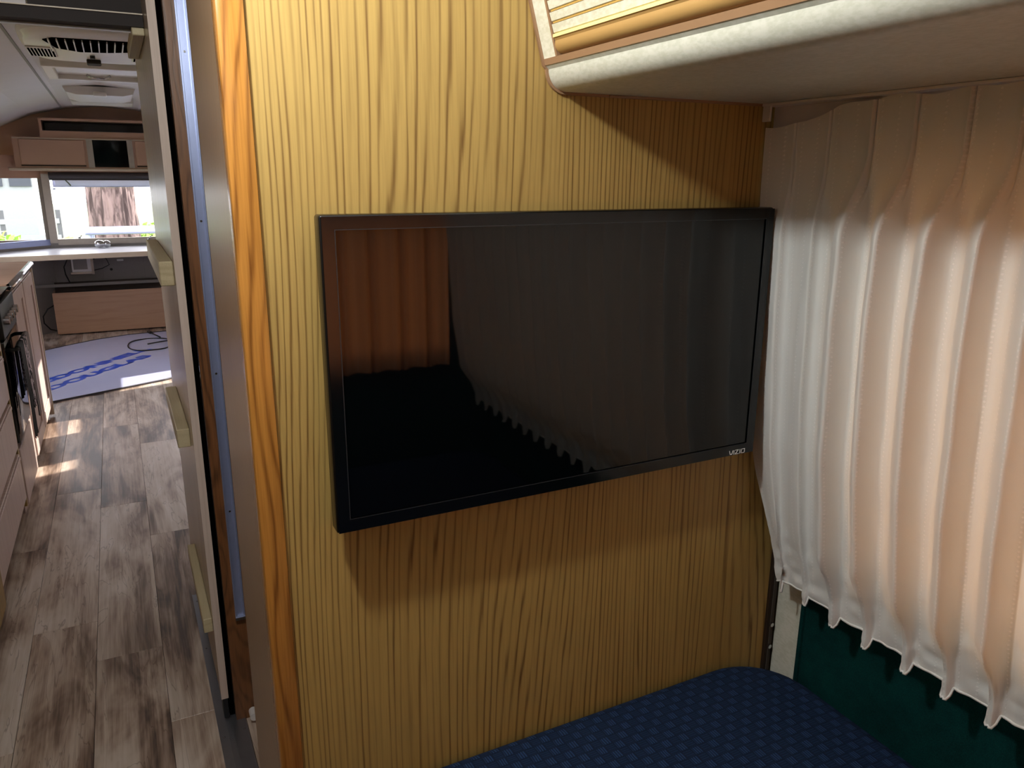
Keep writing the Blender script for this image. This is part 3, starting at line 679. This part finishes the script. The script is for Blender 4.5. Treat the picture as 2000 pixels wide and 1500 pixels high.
MB().ball((-.155, 7.93, .793), .045, (1, .8, .8), 2).ball((-.10, 7.95, .790), .036, (1, .8, .9), 2).done('ornament', M['steel'], smooth='all', label='round shiny silver ornament on the desk under the front window', cat='ornament')
# desk
dk = thing('desk', 'long pale glossy counter under the front windows', 'desk', (0, 7.75, .72))
MB().prism([(-1.1, 7.35), (-.60, 7.35), (.95, 7.50), (1.1, 7.4), (1.1, 8.09), (-.545, 8.09), (-1.1, 7.62)], 'Z', .734, .757).done('desk_top', M['desk'], dk)
MB().prism([(-1.1, 7.335), (-.60, 7.335), (.95, 7.485), (.95, 7.50), (-.60, 7.35), (-1.1, 7.35)], 'Z', .716, .757).done('front_edge', M['tan_light'], dk)
MB().box(-1.1, 1.1, 7.95, 7.97, .42, .445).done('support_rail', M['grey_wall'], dk)
bx = thing('storage_box', 'low plywood box on the floor under the front counter', 'box', (.1, 7.95, 0))
MB().box(-.577, .95, 7.85, 7.865, .012, .38).done('front_panel', M['plywood'], bx)
MB().box(-.577, -.562, 7.865, 8.05, .012, .38).done('side_panel', M['plywood'], bx)
MB().box(-.562, .95, 7.865, 8.05, .352, .366).done('lid', M['soil'], bx)
MB().box(-.562, .95, 8.045, 8.06, .012, .45).done('back_panel', M['soil'], bx)
# converter under desk
cv = thing('power_converter', 'white metal power box fixed under the front counter', 'electrical box', (-.32, 7.9, .6))
MB().box(-.40, -.24, 7.90, 7.99, .55, .70, .004, 1).done('case', M['white_plastic'], cv)
MB().box(-.385, -.275, 7.894, 7.90, .575, .685).done('front_label', M['grey_wall'], cv)
b = MB(); b.box(-.41, -.23, 7.885, 7.90, .535, .552); b.box(-.245, -.225, 7.885, 7.90, .53, .70); b.done('bracket', M['tan_light'], cv)
MB().box(-.235, -.21, 7.90, 7.93, .66, .71).done('plug', M['black'], cv)
MB().tube([(-.39, 7.93, .69), (-.43, 7.92, .66), (-.46, 7.92, .60), (-.455, 7.93, .53), (-.43, 7.98, .44)], .0055, 6).done('power_cable', M['cable'], smooth='all', label='black cable curving down left of the white power box', cat='cable')
MB().tube([(-.24, 7.93, .69), (-.17, 7.93, .69), (-.12, 7.95, .66), (-.10, 7.97, .60), (-.16, 7.97, .57), (-.23, 7.97, .555)], .004, 6).done('power_cable', M['cable'], smooth='all', label='thin black cable looping right of the white power box', cat='cable')
MB().tube([(-.575, 7.90, .27), (-.63, 7.88, .24), (-.67, 7.86, .18), (-.67, 7.86, .12), (-.63, 7.87, .06), (-.575, 7.9, .035)], .006, 6).done('power_cable', M['cable'], smooth='all', label='black cable bulging out left of the plywood box', cat='cable')
hp = MB().box(-.16, .19, 8.092, 8.0995, .42, .66, .001, 1).done('access_panel', M['grey_wall'], label='grey access hatch in the wall under the counter', cat='hatch')
MB().cyl((-.09, 8.088, .545), 'Y', .012, .01, 12).done('latch', M['black'], hp)
rf = MB().box(-.035, .02, 8.084, 8.092, .618, .636, .003, 2).done('handle', M['logo'], hp)
# upper locker at the front
ul = thing('front_locker', 'tan upper locker with a dark shelf opening above the front windows', 'cabinet', (0, 7.95, 1.44))
b = MB(); b.box(-.70, .70, 7.85, 8.09, 1.44, 1.70); 
b.done('body', M['locker_tan'], ul)
b = MB(); b.box(-.49, .60, 7.86, 8.09, 1.835, 1.855); b.box(-.49, .60, 7.86, 8.09, 1.70, 1.752); b.box(-.49, -.47, 7.86, 8.09, 1.752, 1.835); b.box(.58, .60, 7.86, 8.09, 1.752, 1.835); b.done('shelf_frame', M['locker_tan'], ul)
MB().box(-.47, .58, 8.06, 8.09, 1.752, 1.835).done('shelf_back', M['black_gloss'], ul)
MB().box(-.47, .58, 7.862, 8.07, 1.753, 1.757).done('shelf_floor', M['black'], ul)
MB().box(-.698, .70, 7.843, 7.85, 1.684, 1.694).done('upper_bead', M['tan_light'], ul)
MB().box(-.75, .70, 7.83, 7.86, 1.424, 1.446, .004, 1).done('lower_bead', M['tan_light'], ul)
dd = MB().box(-.655, -.175, 7.838, 7.85, 1.472, 1.678, .003, 1).done('locker_door', M['locker_tan'], ul)
MB().box(-.655, -.175, 7.834, 7.85, 1.463, 1.470).done('door_lip', M['header'], dd)
dd = MB().box(.225, .60, 7.838, 7.85, 1.472, 1.678, .003, 1).done('locker_door', M['locker_tan'], ul)
MB().box(.225, .60, 7.834, 7.85, 1.463, 1.470).done('door_lip', M['header'], dd)
for a_, e_ in ((-.155, -.108), (.160, .205)): MB().box(a_, e_, 7.836, 7.85, 1.452, 1.69).done('stile', M['mullion'], ul)
MB().box(-.108, .160, 7.845, 7.86, 1.458, 1.692).done('dark_screen', M['black_gloss'], ul, label='square black glossy panel between the locker doors')
MB().box(-1.13, -.70, 7.60, 7.64, 1.40, 1.68).done('side_locker', M['locker_tan'], ul) if False else None

# ---------------------------------------------------------------- ceiling fittings
ac = thing('air_conditioner', 'white ceiling air conditioner shroud with a black grille', 'air conditioner', (-.03, 4.0, 1.95))
def acs(k, z, s_=1.0, y0=3.25, y1=4.10):
    cx, cy = 0.0, (y0+y1)/2; a = 2*PI*k
    ex = .42
    x = cx+.25*s_*math.copysign(abs(math.cos(a))**ex, math.cos(a)); y = cy+(y1-y0)/2*s_*math.copysign(abs(math.sin(a))**.62, math.sin(a))
    return (x, y, z)
b = MB(); lv = [(1.97, .90), (1.93, .97), (1.905, 1.0), (1.885, .985), (1.872, .93)]
rg = [[b.bm.verts.new(acs(k/48, z, s_)) for k in range(48)] for z, s_ in lv]
for A, B in zip(rg, rg[1:]):
    for k in range(48): b.bm.faces.new((A[k], A[(k+1) % 48], B[(k+1) % 48], B[k]))
# closed underside; the openings below are dark plates
def rect_ring():
    pass
b.bm.faces.new(rg[-1])
b.done('shroud', M['white_plastic'], ac, smooth=True)
op = [(-.165, 3.46), (-.13, 3.40), (.15, 3.38), (.18, 3.42), (.14, 3.64), (.05, 3.70), (-.05, 3.73), (-.13, 3.66)]
MB().prism(op, 'Z', 1.869, 1.8725).done('grille_opening', M['void'], ac)  # black plate; the shade of the recess is put into its colour
for i in range(12):
    x = -.145+i*.027; MB().box(x-.002, x+.002, 3.40, 3.70, 1.862, 1.871).done('grille_bar', M['white_plastic'], ac)
for sx in (-1, 1):
    lo = MB().box(min(sx*.138, sx*.238), max(sx*.138, sx*.238), 3.66, 3.92, 1.867, 1.8725, .003, 1).done('side_louvre', M['white_plastic'], ac)
    for i in range(8):
        x = sx*(.147+i*.0115); MB().box(x-.0035, x+.0035, 3.68, 3.90, 1.8655, 1.8675).done('louvre_slot', M['void'], lo)
MB().cyl((-.01, 3.84, 1.866), 'Z', .010, .012, 12).done('screw_cover', M['black'], ac)
MB().box(-.035, .02, 3.95, 4.04, 1.855, 1.873, .004, 1).done('control_knob', M['header'], ac)
vt = thing('roof_vent', 'white framed roof vent behind the air conditioner', 'vent', (0, 5.3, 1.95))
b = MB(); ring2 = [(-.24, .25, 4.55, 4.6), (-.24, .25, 5.1, 5.15), (-.24, -.19, 4.6, 5.1), (.20, .25, 4.6, 5.1)]
for x0, x1, y0, y1 in ring2: b.box(x0, x1, y0, y1, 1.90, 1.965, .004, 1)
b.done('frame', M['white_plastic'], vt, smooth=True)
MB().box(-.19, .20, 4.6, 5.1, 1.925, 1.935).done('cover', M['white_plastic'], vt)
MB().tube([(-.05, 4.82, 1.897), (-.02, 4.81, 1.885), (.03, 4.81, 1.885), (.06, 4.82, 1.897)], .007, 8).done('crank_handle', M['steel'], vt, smooth='all')
lf = thing('ceiling_light', 'flat white ceiling light fixture near the front end', 'lamp', (0, 6.4, 1.95))
MB().prism([(-.22, 1.965), (-.20, 1.925), (-.14, 1.91), (.14, 1.91), (.20, 1.925), (.22, 1.965)], 'Y', 6.15, 6.75).done('diffuser', M['white_plastic'], lf, smooth=True)
MB().box(-.04, .04, 6.10, 6.20, 1.90, 1.93, .01, 2).done('switch_housing', M['white_plastic'], lf, smooth=True)
MB().box(-.20, .22, 6.85, 7.15, 1.915, 1.965, .006, 1).done('ceiling_light', M['white_plastic'], smooth=True, label='rectangular white ceiling light furthest forward, above the front locker', cat='lamp')

# ---------------------------------------------------------------- lettered panel lying on the floor
bd = thing('floor_panel', 'glossy pale blue panel with blue lettering lying on the floor', 'panel', (0, 6.5, 0))
out = [(-1.0, 5.24), (.18, 5.755), (.24, 5.80), (.95, 6.0), (1.05, 7.5), (.60, 7.69), (.32, 7.635), (-.02, 7.59), (-.264, 7.48), (-.46, 7.33), (-.631, 7.18), (-.9, 6.85), (-1.05, 6.3)]
MB().prism(out, 'Z', .001, .009).done('sheet', M['board'], bd)
MB().tube([(*p, .008) for p in out], .006, 6, closed=True).done('rim', M['blind'], bd)
def text_mesh(body, name, loc, rot, size, sx, mat, parent, extrude=.0004, bold=.02, shear=0.0, sp=1.0):
    cu = bpy.data.curves.new('txt', 'FONT'); cu.body = body; cu.size = size; cu.extrude = extrude; cu.offset = bold*size; cu.align_x = 'LEFT'; cu.shear = shear; cu.space_character = sp
    t = bpy.data.objects.new('txt', cu); C.objects.link(t)
    dg = bpy.context.evaluated_depsgraph_get(); me = bpy.data.meshes.new_from_object(t.evaluated_get(dg)); bpy.data.objects.remove(t)
    wd_ = max(v.co.x for v in me.vertices)-min(v.co.x for v in me.vertices); sx = sx/wd_
    me.transform(Matrix.Translation(V3(loc)) @ Matrix.Rotation(rot, 4, 'Z') @ Matrix.Diagonal((sx, 1, 1, 1))); me.materials.clear(); me.materials.append(mat)
    o = bpy.data.objects.new(name, me); C.objects.link(o); o.parent = parent; o.matrix_parent_inverse = Matrix.Translation(-parent.location); return o
ang = math.radians(51.7)
text_mesh('DOUGLAS', 'lettering', (-.515, 5.775, .0094), ang, .116, 1.05, M['blue'], bd, bold=.06)
text_mesh('MCDONNELL', 'lettering', (-.698, 5.812, .0094), ang, .116, 1.35, M['blue'], bd, bold=.06)
cord = MB().tube([(.14+.17*math.cos(a), 7.05+.27*math.sin(a), .014+.004*math.sin(3*a)) for a in [2*PI*k/28 for k in range(28)]], .0055, 6, closed=True)
cord.tube([(.23, 7.30, .02), (.20, 7.42, .02), (.17, 7.55, .015)], .006, 6); cord.tube([(.30, 7.12, .02), (.22, 7.09, .02), (.12, 7.06, .015)], .006, 6)
cd_ = cord.done('coiled_cord', M['cable'], smooth='all', label='black cord coiled on the pale floor panel', cat='cable')
MB().tube([(.17, 7.55, .016), (.15, 7.62, .018)], .014, 8).done('plug', M['black'], cd_)
MB().tube([(.30, 7.12, .02), (.37, 7.14, .02)], .014, 8).done('plug', M['black'], cd_)

# ---------------------------------------------------------------- side windows of the hall (frames and panes)
def side_window(n, sx, y0, y1, mat='glass'):
    w = thing('window_%d' % n, 'side window', None, (sx*1.09, (y0+y1)/2, .95), kind='structure'); w.pop('label', None)
    def sl(z0, z1, ya, yb, dx0, dx1):
        xa = lambda z: sx*interp([(.95, 1.11), (1.2, 1.07), (1.42, 1.03)], z)
        return MB().poly([(xa(z0)+sx*dx0, ya, z0), (xa(z0)+sx*dx0, yb, z0), (xa(z1)+sx*dx0, yb, z1), (xa(z1)+sx*dx0, ya, z1)])
    sl(.95, 1.42, y0, y1, .02, .02).done('pane', M['glass'], w, recalc=False)
    b = MB()
    for z in (.95, 1.42):
        x = sx*interp([(.95, 1.11), (1.42, 1.03)], z); b.box(x-.012, x+.012, y0, y1, z-.012, z+.012)
    b.done('window_frame', M['mullion'], w)
for n, (sx, y0, y1) in enumerate(((1, 3.3, 4.7), (1, 5.17, 5.47), (-1, 2.9, 4.3), (-1, 5.3, 7.2)), 3): side_window(n, sx, y0, y1)

# ---------------------------------------------------------------- outside
sh = thing('sun_blocker', 'added unseen block outside on the right, keeping sun off the right-hand windows', 'sun_blocker', (3.6, 1.0, -.55))  # added out of view to block sun and part of the sky
MB().box(2.6, 4.6, -3.0, 5.0, -.55, 2.75).done('wall', M['closet_side'], sh)
MB().prism([(2.4, 2.75), (4.8, 2.75), (3.6, 3.4)], 'Y', -3.2, 5.15).done('roof', M['grey_wall'], sh)
MB().poly([(-40, -30, -.55), (40, -30, -.55), (40, 60, -.55), (-40, 60, -.55)]).done('ground', M['grass'], kind='structure')
tree = thing('tree', 'large tree trunk with furrowed bark outside the centre front window', 'tree', (-.05, 13.5, -.55))
b = MB()
def tr(u, v):
    a = u*2*PI; z = lerp(-.55, 5.0, v); r_ = .30+.16*math.exp(-(z+.55)*1.5)+.02*math.sin(a*5)
    r_ += .022*noise.noise(V3((math.cos(a)*7, math.sin(a)*7, z*1.1)))+.012*math.sin(a*26+3*noise.noise(V3((a*2, 0, z*2.5))))
    return (-.03+r_*math.cos(a), 13.5+r_*math.sin(a), z)
b.grid(tr, 160, 50); b.done('trunk', M['bark'], tree, smooth='all', recalc=False)
def leafball(name, c, rad, n, size, mat, label, cat, flat=.7):
    t = thing(name, label, cat, (c[0], c[1], -.55)); b = MB()
    for _ in range(n):
        dv = V3((random.gauss(0, 1), random.gauss(0, 1), random.gauss(0, 1))).normalized()*rad*random.random()**.4
        p = V3(c)+V3((dv.x, dv.y, dv.z*flat)); q = V3((random.gauss(0, 1), random.gauss(0, 1), random.gauss(0, 1))).normalized(); r1 = q.orthogonal().normalized(); r2 = q.cross(r1)
        s_ = size*random.uniform(.6, 1.3); b.poly([p-r1*s_, p+r2*s_*.5, p+r1*s_, p-r2*s_*.5])
    b.done('foliage', mat, t, recalc=False, kind='stuff'); b = MB()
    b.tube([(c[0], c[1], -.55), (c[0]+.03, c[1], c[2])], [.04, .015], 6); b.done('stem', M['bark'], t)
leafball('bush', (-1.75, 12.5, .25), .70, 1500, .07, M['leaf'], 'green bush at the bottom of the left front window', 'bush')
leafball('bush', (-.70, 12.0, .40), .24, 350, .05, M['leaf2'], 'orange-leaved shrub seen through the left front window', 'bush')
leafball('bush', (.62, 14.2, .35), .42, 700, .06, M['leaf'], 'yellow-green bush right of the tree trunk', 'bush')
leafball('bush', (-.55, 12.7, .10), .22, 300, .05, M['leaf'], 'small green bush at the left foot of the tree trunk', 'bush')
leafball('far_tree', (-2.4, 27, 3.2), 1.9, 1500, .15, M['leaf3'], 'distant green tree behind the fence in the left front window', 'tree')
leafball('far_tree', (1.6, 27, 3.2), 1.6, 1300, .15, M['leaf3'], 'distant green tree right of the big trunk', 'tree')
hs = thing('house', 'white house with a small dark window beyond the left front window', 'house', (-3.4, 21, -.55))
MB().box(-6.5, -1.45, 19, 23, -.55, 2.1).done('wall', M['fence'], hs)
MB().prism([(-6.8, 2.1), (-1.2, 2.1), (-3.9, 3.0)], 'Y', 18.7, 23.3).done('roof', M['fence'], hs)
for x in (-2.35, -1.85, -3.6): MB().box(x, x+.38, 18.96, 19.0, 1.15, 1.7).done('window', M['shadow_win'], hs)
fe = thing('fence', 'white post and rail fence across the yard', 'fence', (0, 17, -.55))
for i in range(6): MB().box(-5.5+i*.9, -5.42+i*.9, 17, 17.08, -.55, .75).done('post', M['post'], fe)
for z in (-.1, .2, .5): MB().box(-5.5, -.95, 16.98, 17.0, z, z+.09).done('rail', M['fence'], fe)
MB().box(-.30, 1.2, 9.0, 9.9, .800, .832, .008, 1).done('outdoor_table', M['alu'], label='pale shiny table top outside below the centre front window', cat='table')
for x, y in ((-.25, 9.05), (1.15, 9.05), (-.25, 9.85), (1.15, 9.85)): MB().tube([(x, y, -.55), (x, y, .80)], .02, 8).done('leg', M['alu'], bpy.data.objects['outdoor_table'])
